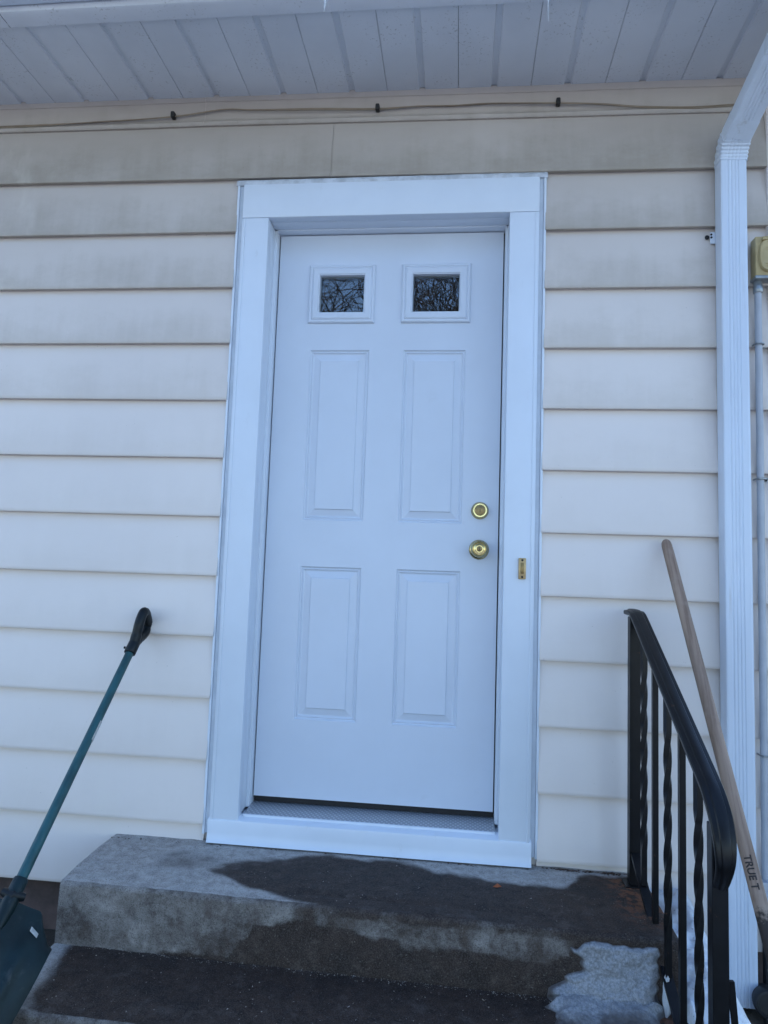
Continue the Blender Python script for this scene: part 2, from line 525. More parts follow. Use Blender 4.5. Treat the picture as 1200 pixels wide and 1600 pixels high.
fa.obj('fascia', M['soffit'], roof, 30)
gp = [(-.449, .13), (-.449, .016), (-.455, .012), (-.53, .012), (-.545, .018), (-.548, .05), (-.562, .075), (-.566, .115), (-.572, .125), (-.560, .128), (-.556, .118), (-.545, .10), (-.538, .05), (-.53, .02), (-.46, .018), (-.454, .13)]
MB().loft([[(x, y, SZ(0) + z) for (y, z) in gp] for x in (XA, XB)]).obj('gutter', M['spout'], roof, 30)
MB().box(XA, XB, -.384, .004, 2.525, 2.55).obj('eave_framing', M['dark'], roof)
rv = []
for x in (XA, XB):
    rv += [(x, -.52, 2.63), (x, 3.4, 4.35), (x, 7.5, 2.63), (x, 7.5, 2.58), (x, 3.4, 4.30), (x, -.52, 2.58)]
MB().add(rv, [(0, 1, 7, 6), (1, 2, 8, 7), (5, 11, 10, 4), (4, 10, 9, 3), (0, 6, 11, 5), (2, 3, 9, 8), (0, 5, 4, 1), (1, 4, 3, 2), (6, 7, 10, 11), (7, 8, 9, 10)]).obj('roof_deck', M['shingle'], roof)
MB().box(XL + .05, 1.30, .10, 6.95, 2.50, 2.56).obj('ceiling_deck', M['dark'], roof)
gv = []
for x in (XL + .06, 1.30):
    gv += [(x, .0, 2.55), (x, 6.95, 2.55), (x, 3.4, 4.28)]
MB().add(gv[:3], [(0, 1, 2)]).obj('gable', M['shingle'], roof)
MB().add(gv[3:], [(0, 2, 1)]).obj('gable', M['shingle'], roof)

# icicles
def icicle(x, y, zt, L, r, label):
    pts = []; rr = []
    for i in range(13):
        t = i / 12
        pts.append((x + .002 * nz(t * 5, x), y + .002 * nz(t * 5, 9 + x), zt - L * t)); rr.append(max(.0006, r * (1 - t) ** .7 * (1 + .18 * math.sin(t * 22))))
    tag(MB().tube(pts, rr, 9).obj('icicle', M['ice'], None, True), label, 'icicle', 'icicles on the gutter')
icicle(-.147, -.500, 2.5135, .126, .0105, 'stubby clear icicle hanging from the gutter left of the thinner one')
icicle(.489, -.500, 2.511, .187, .0042, 'thin long clear icicle hanging from the gutter')

# ------------------------------------------------------------------ door frame
YD = .0955
fr = thing('door_frame', 'white metal clad door frame with wide flat casing and low sill', 'door frame', (0, -.02, -.117))
CY = -.030
xl, xr, xil, xir, zt, zj = -.5205, .5217, -.4235, .4229, 2.151, 2.0258
def casing(name, x0, x1, z0, z1):
    box(name, M['white_clad'], fr, x0, x1, CY, .012, z0, z1, b=.0022, smooth=35)
casing('head_casing', xl, xr, zj + .0008, zt)
casing('side_casing', xl, xil, -.055, zj - .0008)
casing('side_casing', xir, xr, -.055, zj - .0008)
# thin raised outer lip of the bent metal on each side casing
for x in (xl + .0095, xr - .0095):
    box('edge_bead', M['white_clad'], fr, x - .0035, x + .0035, CY - .0025, CY + .002, -.05, zj - .004, b=.0016, smooth=40)
# jambs with a stepped stop
def jamb(sx, xo, xs):
    MB().box(min(xo, xo + sx * .06), max(xo, xo + sx * .06), .0121, .062, -.03, zj - .0005, .001).box(min(xs, xs + sx * .07), max(xs, xs + sx * .07), .0625, .15, -.03, zj + .012, .0015).obj('jamb', M['white_clad'], fr, 35)
jamb(-1, xil - .0012, -.4145)
jamb(1, xir + .0012, .4145)
MB().box(xil - .002, xir + .002, .0121, .062, zj + .0005, zj + .06, .001).box(-.43, .43, .0625, .15, 2.0225, zj + .07, .0015).obj('head_jamb', M['white_clad'], fr, 35)
# sill apron: sloped white metal with a rolled nose that flares at its foot
ap = [(.010, -.034), (-.020, -.040), (-.0325, -.046), (-.0345, -.054), (-.0335, -.085), (-.036, -.106), (-.043, -.1165), (-.040, -.118), (.006, -.118), (.010, -.10)]
rings = []
nst = 24
for i in range(nst + 1):
    x = xl - .003 + (xr - xl + .006) * i / nst
    rings.append([(x, y + .0008 * nz(x * 4, z * 8), z + (.0012 * nz(x * 3.3, 2) if z < -.1 else 0)) for (y, z) in ap])
MB().loft(rings).obj('sill_apron', M['white_clad'], fr, 30)
th = [(.120, -.0245), (.090, -.0245), (.040, -.0270), (.000, -.0305), (.000, -.045), (.12, -.05)]
MB().loft([[(x, y, z) for (y, z) in th] for x in (-.4135, .4135)]).obj('threshold', M['threshold'], fr)
box('threshold_nose', M['white_clad'], fr, -.4135, .4135, -.007, -.0003, -.040, -.0302, b=.001)
box('sill_board', M['white_clad'], fr, -.46, .46, .004, .16, -.10, -.040, b=.001)
# channel trim round the casing and the smear of caulk on top
for sx, xo, xi in ((-1, -.5455, xl), (1, .5455, xr)):
    a, b = sorted((xo, xo - sx * .008)); c, d = sorted((xo - sx * .0085, xi + sx * .0006))
    j = box('side_channel', M['channel'], fr, c, d, -.016, .003, -.095, 2.168, b=.001)
    box('channel_lip', M['white_clad'], j, a, b, -.022, .003, -.098, 2.171, b=.0015)
rings = []
for i in range(41):
    x = -.549 + 1.098 * i / 40
    h = .0035 * nz(x * 9, 4) + .002 * nz(x * 23, 1)
    rings.append([(x, -.004, 2.1515), (x, -.024 + .002 * nz(x * 14, 6), 2.1515), (x, -.026, 2.162 + h * .5), (x, -.020, 2.1725 + h * .3), (x, -.004, 2.1735)])
MB().loft(rings).obj('head_channel', M['caulk'], fr, 40)

# ------------------------------------------------------------------ door
door = thing('entry_door', 'white embossed six panel door with two small windows and brass locks', 'door', (0, YD, 0))
X = [-.410, -.2805, -.0625, .0615, .2835, .410]
Z = [0, .2655, .7965, .9615, 1.583, 1.6945, 1.8905, 2.0183]
V = []; F = []; idx = {}
for j, z in enumerate(Z):
    for i, x in enumerate(X):
        idx[i, j] = len(V); V.append((x, YD, z))
for j in range(len(Z) - 1):
    for i in range(len(X) - 1):
        if i in (1, 3) and j in (1, 3, 5): continue
        F.append((idx[i, j], idx[i + 1, j], idx[i + 1, j + 1], idx[i, j + 1]))
n0 = len(V)
V += [(X[0], YD, 0), (X[-1], YD, 0), (X[-1], YD, Z[-1]), (X[0], YD, Z[-1]), (X[0], YD + .044, 0), (X[-1], YD + .044, 0), (X[-1], YD + .044, Z[-1]), (X[0], YD + .044, Z[-1])]
F += [(n0, n0 + 4, n0 + 5, n0 + 1), (n0 + 1, n0 + 5, n0 + 6, n0 + 2), (n0 + 2, n0 + 6, n0 + 7, n0 + 3), (n0 + 3, n0 + 7, n0 + 4, n0)]
mesh('door_leaf', V, F, M['door_paint'], door)
MB().box(-.409, .409, YD + .0445, YD + .050, .001, 2.017).obj('inner_skin', M['interior'], door)
PROF = [(0, 0), (.003, .0042), (.006, .0062), (.0095, .0042), (.0120, .0075), (.016, .0090), (.0380, .0036), (.0405, -.0004), (.043, -.0008)]
def rings_rect(x0, x1, z0, z1, prof, y, fill=True):
    V = []; F = []
    for (d, h) in prof:
        V += [(x0 + d, y + h, z0 + d), (x1 - d, y + h, z0 + d), (x1 - d, y + h, z1 - d), (x0 + d, y + h, z1 - d)]
    for i in range(len(prof) - 1):
        for k in range(4):
            l = (k + 1) % 4
            F.append((i * 4 + k, i * 4 + l, (i + 1) * 4 + l, (i + 1) * 4 + k))
    if fill: F.append(tuple((len(prof) - 1) * 4 + k for k in range(4)))
    return V, F
for i in (1, 3):
    for j in (1, 3):
        V, F = rings_rect(X[i], X[i + 1], Z[j], Z[j + 1], PROF, YD)
        mesh('raised_panel', V, F, M['door_paint'], door)
WP = [(-.0135, .0), (-.0125, -.006), (-.009, -.0095), (-.004, -.0100), (-.001, -.0075), (.002, -.0105), (.006, -.0125), (.022, -.0118), (.0235, -.0095), (.0265, -.0085), (.028, .004), (.028, .012)]
for i in (1, 3):
    x0, x1 = X[i], X[i + 1]
    V, F = rings_rect(x0, x1, 1.6945 + .001, 1.8905 - .002, WP, YD, False)
    wf = mesh('window_frame', V, F, M['door_paint'], door)
    for yy in (.004, .021):
        MB().box(x0 + .0245, x1 - .0245, YD + yy, YD + yy + .003, 1.7175, 1.8665).obj('glass_pane', M['glass'], wf)
    # thin dark spacer bar round the sealed unit
    sp = MB(); a, b, c, d = x0 + .0275, x1 - .0275, 1.7205, 1.863
    sp.box(a, b, YD + .0085, YD + .0195, c, c + .0025).box(a, b, YD + .0085, YD + .0195, d - .006, d).box(a, a + .0025, YD + .0085, YD + .0195, c + .0026, d - .0061).box(b - .0025, b, YD + .0085, YD + .0195, c + .0026, d - .0061)
    sp.obj('spacer_bar', M['grey_metal'], wf)
    MB().box(x0 + .02, x1 - .02, YD + .040, YD + .043, 1.71, 1.875).obj('dark_room', M['interior'], wf)
MB().box(-.411, .411, YD + .016, YD + .03, -.0225, -.001).obj('sweep_gap_shade', M['dark'], door)  # sweep coloured black to paint in the shade of the gap under the leaf
# weather strip filling the thin dark gap round the leaf
MB().box(-.4143, -.4112, YD + .014, YD + .04, -.01, 2.02).box(.4112, .4143, YD + .014, YD + .04, -.01, 2.02).box(-.41, .41, YD + .014, YD + .04, 2.0188, 2.0222).obj('weather_strip', M['rubber'], door)

ax = (0, -1, 0)
kb = MB().lathe((.3455, YD, .873), ax, [(.0335, -.001), (.0345, .002), (.033, .006), (.030, .008), (.029, .0085), (.021, .0115), (.0135, .013), (.012, .022), (.0125, .030), (.017, .034), (.0245, .039), (.0285, .046), (.0292, .053), (.027, .060), (.0225, .0640), (.0205, .0628), (.0195, .0650), (.0125, .0662), (.0120, .0652)], 40).obj('door_knob', M['brass'], door, 50)
MB().lathe((.3455, YD, .873), ax, [(.0095, .064), (.0095, .0672), (.0085, .068), (.0, .068)], 28).obj('key_cylinder', M['brass_dull'], kb, 40)
MB().box(.3445, .3465, YD - .0688, YD - .0665, .8685, .8775).obj('key_slot', M['dark'], kb)
db = MB().lathe((.346, YD, 1.0085), ax, [(.0305, -.001), (.0305, .003), (.0285, .0065), (.0245, .0175), (.0235, .0185), (.0195, .0185), (.0190, .0165)], 40).obj('deadbolt', M['brass'], door, 45)
MB().lathe((.346, YD, 1.0085), ax, [(.0188, .0145), (.0186, .0172), (.0165, .0182), (.0, .0182)], 30).obj('key_cylinder', M['brass_dull'], db, 40)
MB().box(.3448, .3472, YD - .0192, YD - .0175, 1.002, 1.0125).obj('key_slot', M['dark'], db)

# ------------------------------------------------------------------ doorbell
bell = thing('doorbell', 'small brass rectangular doorbell on the white right casing', 'doorbell', (.4825, CY, .776))
box('plate', M['bell'], bell, .4705, .4945, CY - .0095, CY - .0002, .776, .8445, b=.002, smooth=40)
box('push_button', M['brass_dull'], bell, .4775, .4875, CY - .0125, CY - .0097, .793, .829, b=.002, smooth=40)
for z in (.783, .8375):
    MB().lathe((.4825, CY - .0096, z), ax, [(.0036, 0), (.0036, .0008), (.002, .0014), (0, .0014)], 14).obj('screw', M['dark'], bell, 40)

# ------------------------------------------------------------------ cable under the soffit
def C(pts, sub=6):
    """smooth interpolation (Catmull-Rom)"""
    P = [Vector(p) for p in pts]; out = []
    for i in range(len(P) - 1):
        a, b, c, d = P[max(i - 1, 0)], P[i], P[i + 1], P[min(i + 2, len(P) - 1)]
        for k in range(sub):
            t = k / sub
            out.append(.5 * ((2 * b) + (c - a) * t + (2 * a - 5 * b + 4 * c - d) * t * t + (3 * b - a - 3 * c + d) * t ** 3))
    out.append(P[-1])
    return out
cab = thing('cable', 'thin tan cable clipped along the frieze under the soffit', 'cable', (0, -.02, 2.40))
cp_ = [(XL + .02, 2.418), (-3.2, 2.412), (-2.2, 2.416), (-1.505, 2.417), (-1.10, 2.421), (-.807, 2.430), (-.62, 2.452), (-.50, 2.446), (-.25, 2.438), (-.049, 2.430), (.10, 2.435), (.22, 2.431), (.36, 2.432), (.581, 2.424), (.73, 2.416), (.86, 2.402), (1.03, 2.392), (1.16, 2.394), (1.255, 2.392)]
MB().tube(C([(x, -.0165 + .002 * math.sin(x * 9), z) for x, z in cp_], 8), .0024, 8).obj('cable_run', M['cable'], cab, True)
MB().tube(C([(x, -.0225 + .0015 * math.sin(x * 7 + 1), z - .0055 + .003 * math.sin(x * 5)) for x, z in cp_], 8), .0019, 8).obj('cable_run', M['cable'], cab, True)
for x, z in ((-.807, 2.432), (-.049, 2.430), (.581, 2.425)):
    MB().box(x - .0075, x + .0075, -.032, -.009, z - .0115, z + .0115, .004).obj('cable_clip', M['rubber'], cab, 40)

# ------------------------------------------------------------------ downspout
dsp = thing('downspout', 'white ribbed rectangular metal downspout running down beside the corner', 'downspout', (1.14, -.055, GZ))
WX, WY = .0415, .0285
def dsec(rib=.0022):
    """rounded rectangle with four ribs on the wide faces; returns (u, v) points"""
    P = []
    def face(n, fx):
        for k in range(n): P.append(fx(k / n))
    def ribs(t): return rib * (max(0, math.sin((t - .2) / .6 * math.pi * 8)) if .2 < t < .8 else 0)
    r = .006
    face(48, lambda t: (-WX + r + (2 * WX - 2 * r) * t, -WY + ribs(t)))
    P.append((WX - r * .3, -WY + r * .3))
    face(6, lambda t: (WX, -WY + r + (2 * WY - 2 * r) * t))
    P.append((WX - r * .3, WY - r * .3))
    face(24, lambda t: (WX - r - (2 * WX - 2 * r) * t, WY))
    P.append((-WX + r * .3, WY - r * .3))
    face(6, lambda t: (-WX, WY - r - (2 * WY - 2 * r) * t))
    P.append((-WX + r * .3, -WY + r * .3))
    return P
SEC = dsec()
def spipe(path, scale=None, sec=SEC):
    """path of (x, y, z); section u along world x, v perpendicular in the yz plane (towards the wall)"""
    P = [Vector(p) for p in path]; rings = []
    for i, p in enumerate(P):
        t = (P[min(i + 1, len(P) - 1)] - P[max(i - 1, 0)]).normalized()
        u = Vector((1, 0, 0)); u = (u - t * u.dot(t)).normalized()
        v = t.cross(u)
        if v.y < 0 and abs(t.z) > .9: v = -v
        if v.dot(Vector((0, .8, .6))) < 0: v = -v
        s = scale[i] if scale else 1
        rings.append([p + u * a * s + v * b * s for a, b in sec])
    return MB().loft(rings, True, True)
spx, spy = 1.1365, -.052
pp = []
for i in range(30):
    z = -.447 + (2.175 + .447) * i / 29
    pp.append((spx + .0025 * nz(z * .8, 3), spy + .0015 * nz(z, 8), z))
spipe(pp).obj('pipe', M['spout'], dsp, 35)
# lower elbow with crimped folds, then the leader slanting out to the gutter
el = []; sc_ = []
c0 = Vector((spx, spy, 2.165)); ang = R(57); rad = .085
for i in range(31):
    t = i / 30; a = ang * t
    el.append((spx + .002 * t, spy - rad * (1 - math.cos(a)), 2.160 + rad * math.sin(a)))
    sc_.append(1.035 + (.055 * (0.5 + .5 * math.cos(t * 2 * math.pi * 5)) if .05 < t < .95 else .02))
spipe(el, sc_, dsec(.0008)).obj('elbow', M['spout'], dsp, 50)
e = Vector(el[-1]); dr = Vector((.17, -math.sin(ang), math.cos(ang))).normalized()
L = .47
spipe([e + dr * (-.01 + (L) * k / 8) for k in range(9)]).obj('leader', M['spout'], dsp, 35)
band = [e + dr * (.045 + .0 * k) for k in range(1)]
spipe([e + dr * .005, e + dr * .062], [1.03, 1.03], dsec(.0004)).obj('joint_sleeve', M['spout'], dsp, 35)
q = e + dr * (L - .02); el2 = []
for i in range(17):
    t = i / 16; a = ang * (1 - t)
    el2.append((q.x, q.y - .06 * (math.cos(a) - math.cos(ang)), q.z + .06 * (math.sin(ang) - math.sin(a))))
spipe(el2, [1.035 + .03 * (.5 + .5 * math.cos(t / 16 * 2 * math.pi * 4)) for t in range(17)], dsec(.0008)).obj('elbow', M['spout'], dsp, 50)
MB().box(spx - WX - .014, spx + WX + .012, -.0215, -.0185, 1.905, 1.945, .001).obj('wall_strap', M['white_clad'], dsp)
for (x, z, r) in ((spx - WX - .022, 1.930, .0075), (spx - WX - .011, 1.936, .0035), (spx - WX - .0105, 1.926, .0035)):
    MB().lathe((x, -.0215 if r < .005 else -.0135, z), ax, [(r, 0), (r, .0015), (r * .6, .0025), (0, .0025)], 14).obj('screw', M['dark'], dsp, 40)

# ------------------------------------------------------------------ outlet, conduit
out = thing('electrical_outlet', 'ivory weatherproof outdoor outlet with flip cover above the grey conduit', 'outlet', (1.243, -.02, 1.77))
box('back_box', M['ivory'], out, 1.205, 1.290, -.066, -.025, 1.775, 1.905, b=.003, smooth=40)
oc = []
for k in range(40):
    a = 2 * math.pi * k / 40
    sx, sz = abs(math.cos(a)) ** .62 * math.copysign(1, math.cos(a)), abs(math.sin(a)) ** .75 * math.copysign(1, math.sin(a))
    oc.append((sx, sz))
cx, cz = 1.2495, 1.838
fc = MB().loft([[(cx + u * .036 * s, y, cz + v * .053 * s) for u, v in oc] for s, y in ((1, -.0665), (1, -.0745), (.95, -.0785), (.86, -.0790), (.80, -.0765), (.3, -.0770))]).obj('flip_cover', M['ivory'], out, 45)
box('hinge', M['ivory'], fc, 1.222, 1.277, -.082, -.067, 1.887, 1.899, b=.004, smooth=40)
for z in (1.80, 1.808, 1.855, 1.862):
    box('rib', M['ivory'], fc, 1.232, 1.268, -.0785, -.0765, z, z + .0025, b=.0006)
box('box_foot', M['grey_metal'], out, 1.203, 1.292, -.068, -.0245, 1.764, 1.7745, b=.002)
cdx = 1.221
cdt = thing('conduit', 'thin grey plastic conduit pipe strapped to the siding below the outlet', 'conduit', (cdx, -.04, GZ))
MB().tube([(cdx, -.040, 1.745), (cdx - .002, -.040, .9), (cdx - .004, -.040, -.10)], .0107, 14).obj('pipe', M['conduit'], cdt, 40)
MB().lathe((cdx, -.040, 1.725), (0, 0, 1), [(.0135, 0), (.0150, .002), (.0150, .022), (.0135, .024), (.0125, .0385)], 18).obj('connector', M['grey_metal'], cdt, 40)
for z in (1.555, 1.117, .265):
    s = MB()
    s.tube([(cdx - .0135, -.018, z), (cdx - .0135, -.045, z), (cdx - .009, -.0535, z), (cdx, -.0555, z), (cdx + .009, -.0535, z), (cdx + .0135, -.045, z), (cdx + .0135, -.022, z)], .0030, 6)
    s.box(cdx + .013, cdx + .030, -.022, -.018, z - .007, z + .007, .001)
    sp = s.obj('strap', M['grey_metal'], cdt, 40)
    MB().lathe((cdx + .0225, -.022, z), ax, [(.005, 0), (.0048, .0018), (.003, .003), (0, .003)], 12).obj('screw', M['dark'], sp, 40)
jb = box('junction_box', M['conduit'], cdt, 1.196, 1.292, -.075, -.020, -.185, -.098, b=.004, smooth=40)
box('box_lid', M['conduit'], jb, 1.192, 1.296, -.079, -.0755, -.19, -.093, b=.0012)
box('riser_pipe', M['dark'], cdt, 1.208, 1.232, -.055, -.03, GZ - .05, -.186, b=.003)

# ------------------------------------------------------------------ concrete steps
steps = thing('concrete_steps', 'damp stained concrete steps below the white door', 'steps', (0, -.35, GZ))
def yf(x): return -.372 - .036 * (x + .83) / 1.6
ZL, Z2 = -.122, -.291
XSR = .866
def pw(x, P):
    if x <= P[0][0]: return P[0][1]
    for (a, b), (c, d) in zip(P, P[1:]):
        if x <= c: return b + (d - b) * sstep(a, c, x)
    return P[-1][1]
def wet_landing_top(x, y):
    d = y - yf(x)                              # distance back from the front edge
    yb_ = pw(x, [(-.60, -.30), (-.48, -.205), (-.30, -.115), (-.10, -.050), (.10, -.062), (.27, -.115), (.50, -.152), (.60, -.140), (.67, -.055), (.82, -.03)])
    back = sstep(.030, -.045, y - yb_ + .020 * nz(x * 9, y * 9, 2) + .012 * nz(x * 24, y * 24, 7))
    front = sstep(pw(x, [(-.5, .16), (-.40, .13), (-.28, .07), (-.12, .02), (0, .0)]) - .02, pw(x, [(-.5, .16), (-.40, .13), (-.28, .07), (-.12, .02), (0, .0)]) + .03, d + .012)
    left = sstep(-.58, -.30, x + .08 * nz(x * 10, y * 14, 3))
    faint = .42 * sstep(-.68, -.58, x) * sstep(-.35, -.5, x) * sstep(.10, .03, abs(d - .20))
    return min(1, max(back * front * left, faint))
def wet_riser(x, z):
    h = ZL - z
    lim = pw(x, [(-.66, .20), (-.55, .170), (-.46, .152), (-.33, .150), (-.275, .105), (-.25, .062), (-.12, .045), (0, .052), (.10, .066), (.18, .082), (.35, .075), (.52, .084), (.57, .065), (.63, .0)])
    low = sstep(lim - .016, lim + .018, h + .010 * nz(x * 14, z * 14, 3) + .005 * nz(x * 45, z * 45))
    top = .85 * sstep(-.16, -.02, x) * sstep(.020, .008, h + .008 * nz(x * 7, 4))
    damp = .50 + .12 * nz(x * 6, z * 10) + .12 * sstep(-.6, -.3, x)
    return min(1, max(damp, top, low))
def wet_tread(x, y):
    return max(0, min(1, sstep(-.83, -.71, x + .05 * nz(x * 5, y * 7) + .10 * (y + .40)) * (1.0) - .0))
def stepmesh(name, x0b, x0f, x1, yb, yfun, ztop, zbot, wetT, wetR, groove=None, lean=.006, warm=(0, 0)):
    xs_n = 330; V = []; W = []; WA = []; RU = []
    prof_t = [k / 30 for k in range(31)]
    rr = .014
    cols = None
    for i in range(xs_n + 1):
        s = i / xs_n
        ring = []
        def put(xx, yy, zz, w, wa, ru):
            V.append((xx, yy, zz)); W.append(w); WA.append(wa); RU.append(ru)
        cnt = 0
        def xa(t):     # t 0 back .. 1 front
            return x0b + (x0f - x0b) * t + (x1 - (x0b + (x0f - x0b) * t)) * s
        def edge(x):   # rounding of the left end
            e_ = min(x - min(x0b, x0f), x1 - x)
            return .010 * (1 - math.sqrt(max(0, 1 - max(0, 1 - e_ / .014) ** 2)))
        for t in prof_t:
            x = xa(t); f = yfun(x) + rr; y = yb + (f - yb) * t
            z = ztop + .0018 * nz(x * 9, y * 9, 1) + .0012 * nz(x * 30, y * 30, 2) - edge(x) - .004 * sstep(.7, 1, t)
            if groove:
                g = abs((y - yfun(x)) - groove - .006 * nz(x * 2, 7))
                if g < .006 and x > -.15: z -= .0035 * (1 - g / .006)
            ru = sstep(.70, .80, x) * sstep(-.40, -.2, y) * sstep(.0, -.1, y) if ztop > -.2 else .6 * sstep(.55, .75, x)
            put(x, y, z, wetT(x, y), warm[0] + .25 * nz(x * 4, y * 4) + .4 * sstep(.3, .7, x), ru); cnt += 1
        for k in range(1, 6):
            a = math.pi / 2 * k / 5; x = xa(1)
            n_ = .0030 * nz(x * 14, k * .3, 3) + .002 * nz(x * 40, k * .4)
            put(x, yfun(x) + rr - math.sin(a) * (rr + n_), ztop - .004 - rr + math.cos(a) * (rr + n_) - edge(x), max(wetT(x, yfun(x)) * .5, wetR(x, ztop - .01)), warm[1], 0); cnt += 1
        for k in range(1, 15):
            t = k / 14; x = xa(1); z0 = ztop - .004 - rr; z = z0 + (zbot - z0) * t
            put(x, yfun(x) - lean * t + .0022 * nz(x * 11, z * 11, 4), z, wetR(x, z), warm[1], 0); cnt += 1
        x = xa(0)
        put(x, yb, zbot, 0, 0, 0); cnt += 1
        cols = cnt
    F = [(i * cols + j, i * cols + j + 1, (i + 1) * cols + j + 1, (i + 1) * cols + j) for i in range(xs_n) for j in range(cols - 1)]
    F.append(tuple(range(cols - 1, -1, -1))); F.append(tuple(xs_n * cols + j for j in range(cols)))
    mesh(name, V, F, M['concrete'], steps, 50, {'wet': W, 'warm': [max(0, min(1, a)) for a in WA], 'rust': RU})
stepmesh('landing', -.853, -.830, XSR, -.0005, yf, ZL, -.300, wet_landing_top, wet_riser, groove=.062, warm=(.55, .10))
yf2 = lambda x: yf(x) - .300
stepmesh('lower_step', -.835, -.815, XSR + .03, -.30, yf2, Z2, GZ - .05, wet_tread, lambda x, z: .62 + .3 * sstep(-.6, .0, x), warm=(.75, .3))
# block of the stoop under the landing, behind the lower step
MB()
bs = MB().box(-.845, XSR - .005, -.296, -.002, GZ - .05, -.3005)
bs.obj('stoop_base', M['concrete'], steps, False, {'wet': [.6] * len(bs.v), 'warm': [.3] * len(bs.v), 'rust': [0.] * len(bs.v)})

# ------------------------------------------------------------------ snow and ice
def patch(name, x0, x1, y0, y1, nx, ny, hf, mat, label=None, cat=None, attr=None):
    V = []; A = []
    for j in range(ny + 1):
        for i in range(nx + 1):
            x = x0 + (x1 - x0) * i / nx; y = y0 + (y1 - y0) * j / ny
            z = hf(x, y); V.append((x, y, z)); A.append(attr(x, y, z) if attr else 0)
    n = nx + 1
    F = [(j * n + i, j * n + i + 1, (j + 1) * n + i + 1, (j + 1) * n + i) for j in range(ny) for i in range(nx)]
    o = mesh(name, V, F, mat, None, True, {'low': A}, loc=((x0 + x1) / 2, (y0 + y1) / 2, GZ))
    o['kind'] = 'stuff'
    if label: o['label'] = label; o['category'] = cat
    return o
def snow_h(x, y):
    t = sstep(.05, -.85, y)
    crest = -.138 - .235 * t
    fr_ = sstep(1.15 + .05 * nz(y * 4, 3), .96, x)
    fl = sstep(.835, .872, x + .012 * nz(y * 15, 4))
    edge = sstep(-1.05, -.80, y + .06 * nz(x * 8, 1))
    hh = crest - GZ + .045 * nz(x * 7, y * 6, 2) + .018 * nz(x * 25, y * 25, 5) + .007 * nz(x * 60, y * 60, 5)
    return GZ - .03 + max(0, hh + .03) * fr_ * edge * (fl if y > -.70 else fl + (1 - fl) * .3)
patch('snow_heap', .80, 1.16, -1.06, -.003, 60, 150, snow_h, M['snow'], 'melting granular snow heap between the steps and downspout', 'snow')
def slush():
    """frozen slush sheet that follows the riser down and runs out over the tread"""
    nx_, ns_ = 130, 150; V = []; A = []
    x0, x1, s1 = .47, .825, .40
    hr = ZL - Z2                                   # riser height
    for j in range(ns_ + 1):
        s_ = s1 * j / ns_
        for i in range(nx_ + 1):
            x = x0 + (x1 - x0) * i / nx_; f = yf(x) - .003
            s0 = hr - .017
            k = sstep(s0 - .045, s0 + .045, s_)    # blend riser normal into tread normal round the corner
            z = ZL - .017 - min(s_, s0); y = f - .004 * min(1, s_ / s0) - max(0, s_ - s0)
            nrm = Vector((0, -(1 - k), k)).normalized()
            e1 = nz(s_ * 26, 3) * .030 + nz(s_ * 75, 9) * .012
            left = pw(s_, [(.0, .585), (.03, .572), (.055, .600), (.075, .612), (.10, .560), (.13, .530), (.18, .515), (.30, .52)])
            e1 = nz(s_ * 20, 3) * .030 + nz(s_ * 50, 9) * .007 + .012 * nz(x * 30, s_ * 30, 8)
            mk = sstep(left - .010 + e1, left + .050 + e1, x) * sstep(.822, .775, x + .022 * nz(s_ * 22, 8) + .008 * nz(s_ * 60, 4))
            top = sstep(.002, .012, s_ - .009 * nz(x * 22, 5) - .004 * nz(x * 55, 2) - pw(x, [(.56, .012), (.60, .02), (.63, .002), (.80, .004)]))
            out = sstep(.36, .20, s_ + .05 * nz(x * 11, 4))
            th_ = (.010 + .022 * math.exp(-((s_ - s0) / .07) ** 2) + .010 * nz(x * 13, s_ * 13, 3) + .005 * nz(x * 40, s_ * 40, 1) + .003 * nz(x * 95, s_ * 95, 6))
            th_ = max(.002, th_) * mk * top * out - .014 * (1 - mk * top * out) ** 2
            V.append(Vector((x, y, z)) + nrm * th_); A.append(max(sstep(.10, .36, s_ + .05 * nz(x * 9, s_ * 9)), .9 * (1 - sstep(.15, .85, mk * top * out))))
    n = nx_ + 1
    F = [(j * n + i, (j + 1) * n + i, (j + 1) * n + i + 1, j * n + i + 1) for j in range(ns_) for i in range(nx_)]
    o = mesh('slush_drift', V, F, M['slush'], None, True, {'low': A}, loc=(.65, -.45, Z2))
    tag(o, 'grey icy slush frozen against the riser beside the railing', 'slush', kind='stuff')
slush()
def blob(c, r, seed, n=16):
    V = []; rings = []
    for i in range(1, n):
        a = math.pi * i / n; ring = []
        for j in range(20):
            b = 2 * math.pi * j / 20
            d = Vector((math.sin(a) * math.cos(b), math.sin(a) * math.sin(b), math.cos(a)))
            k = 1 + .22 * noise.noise(d * 2.2 + Vector((seed, 0, 0)))
            ring.append(Vector(c) + Vector((d.x * r[0], d.y * r[1], d.z * r[2])) * k)
        rings.append(ring)
    return MB().loft(rings, True, True)
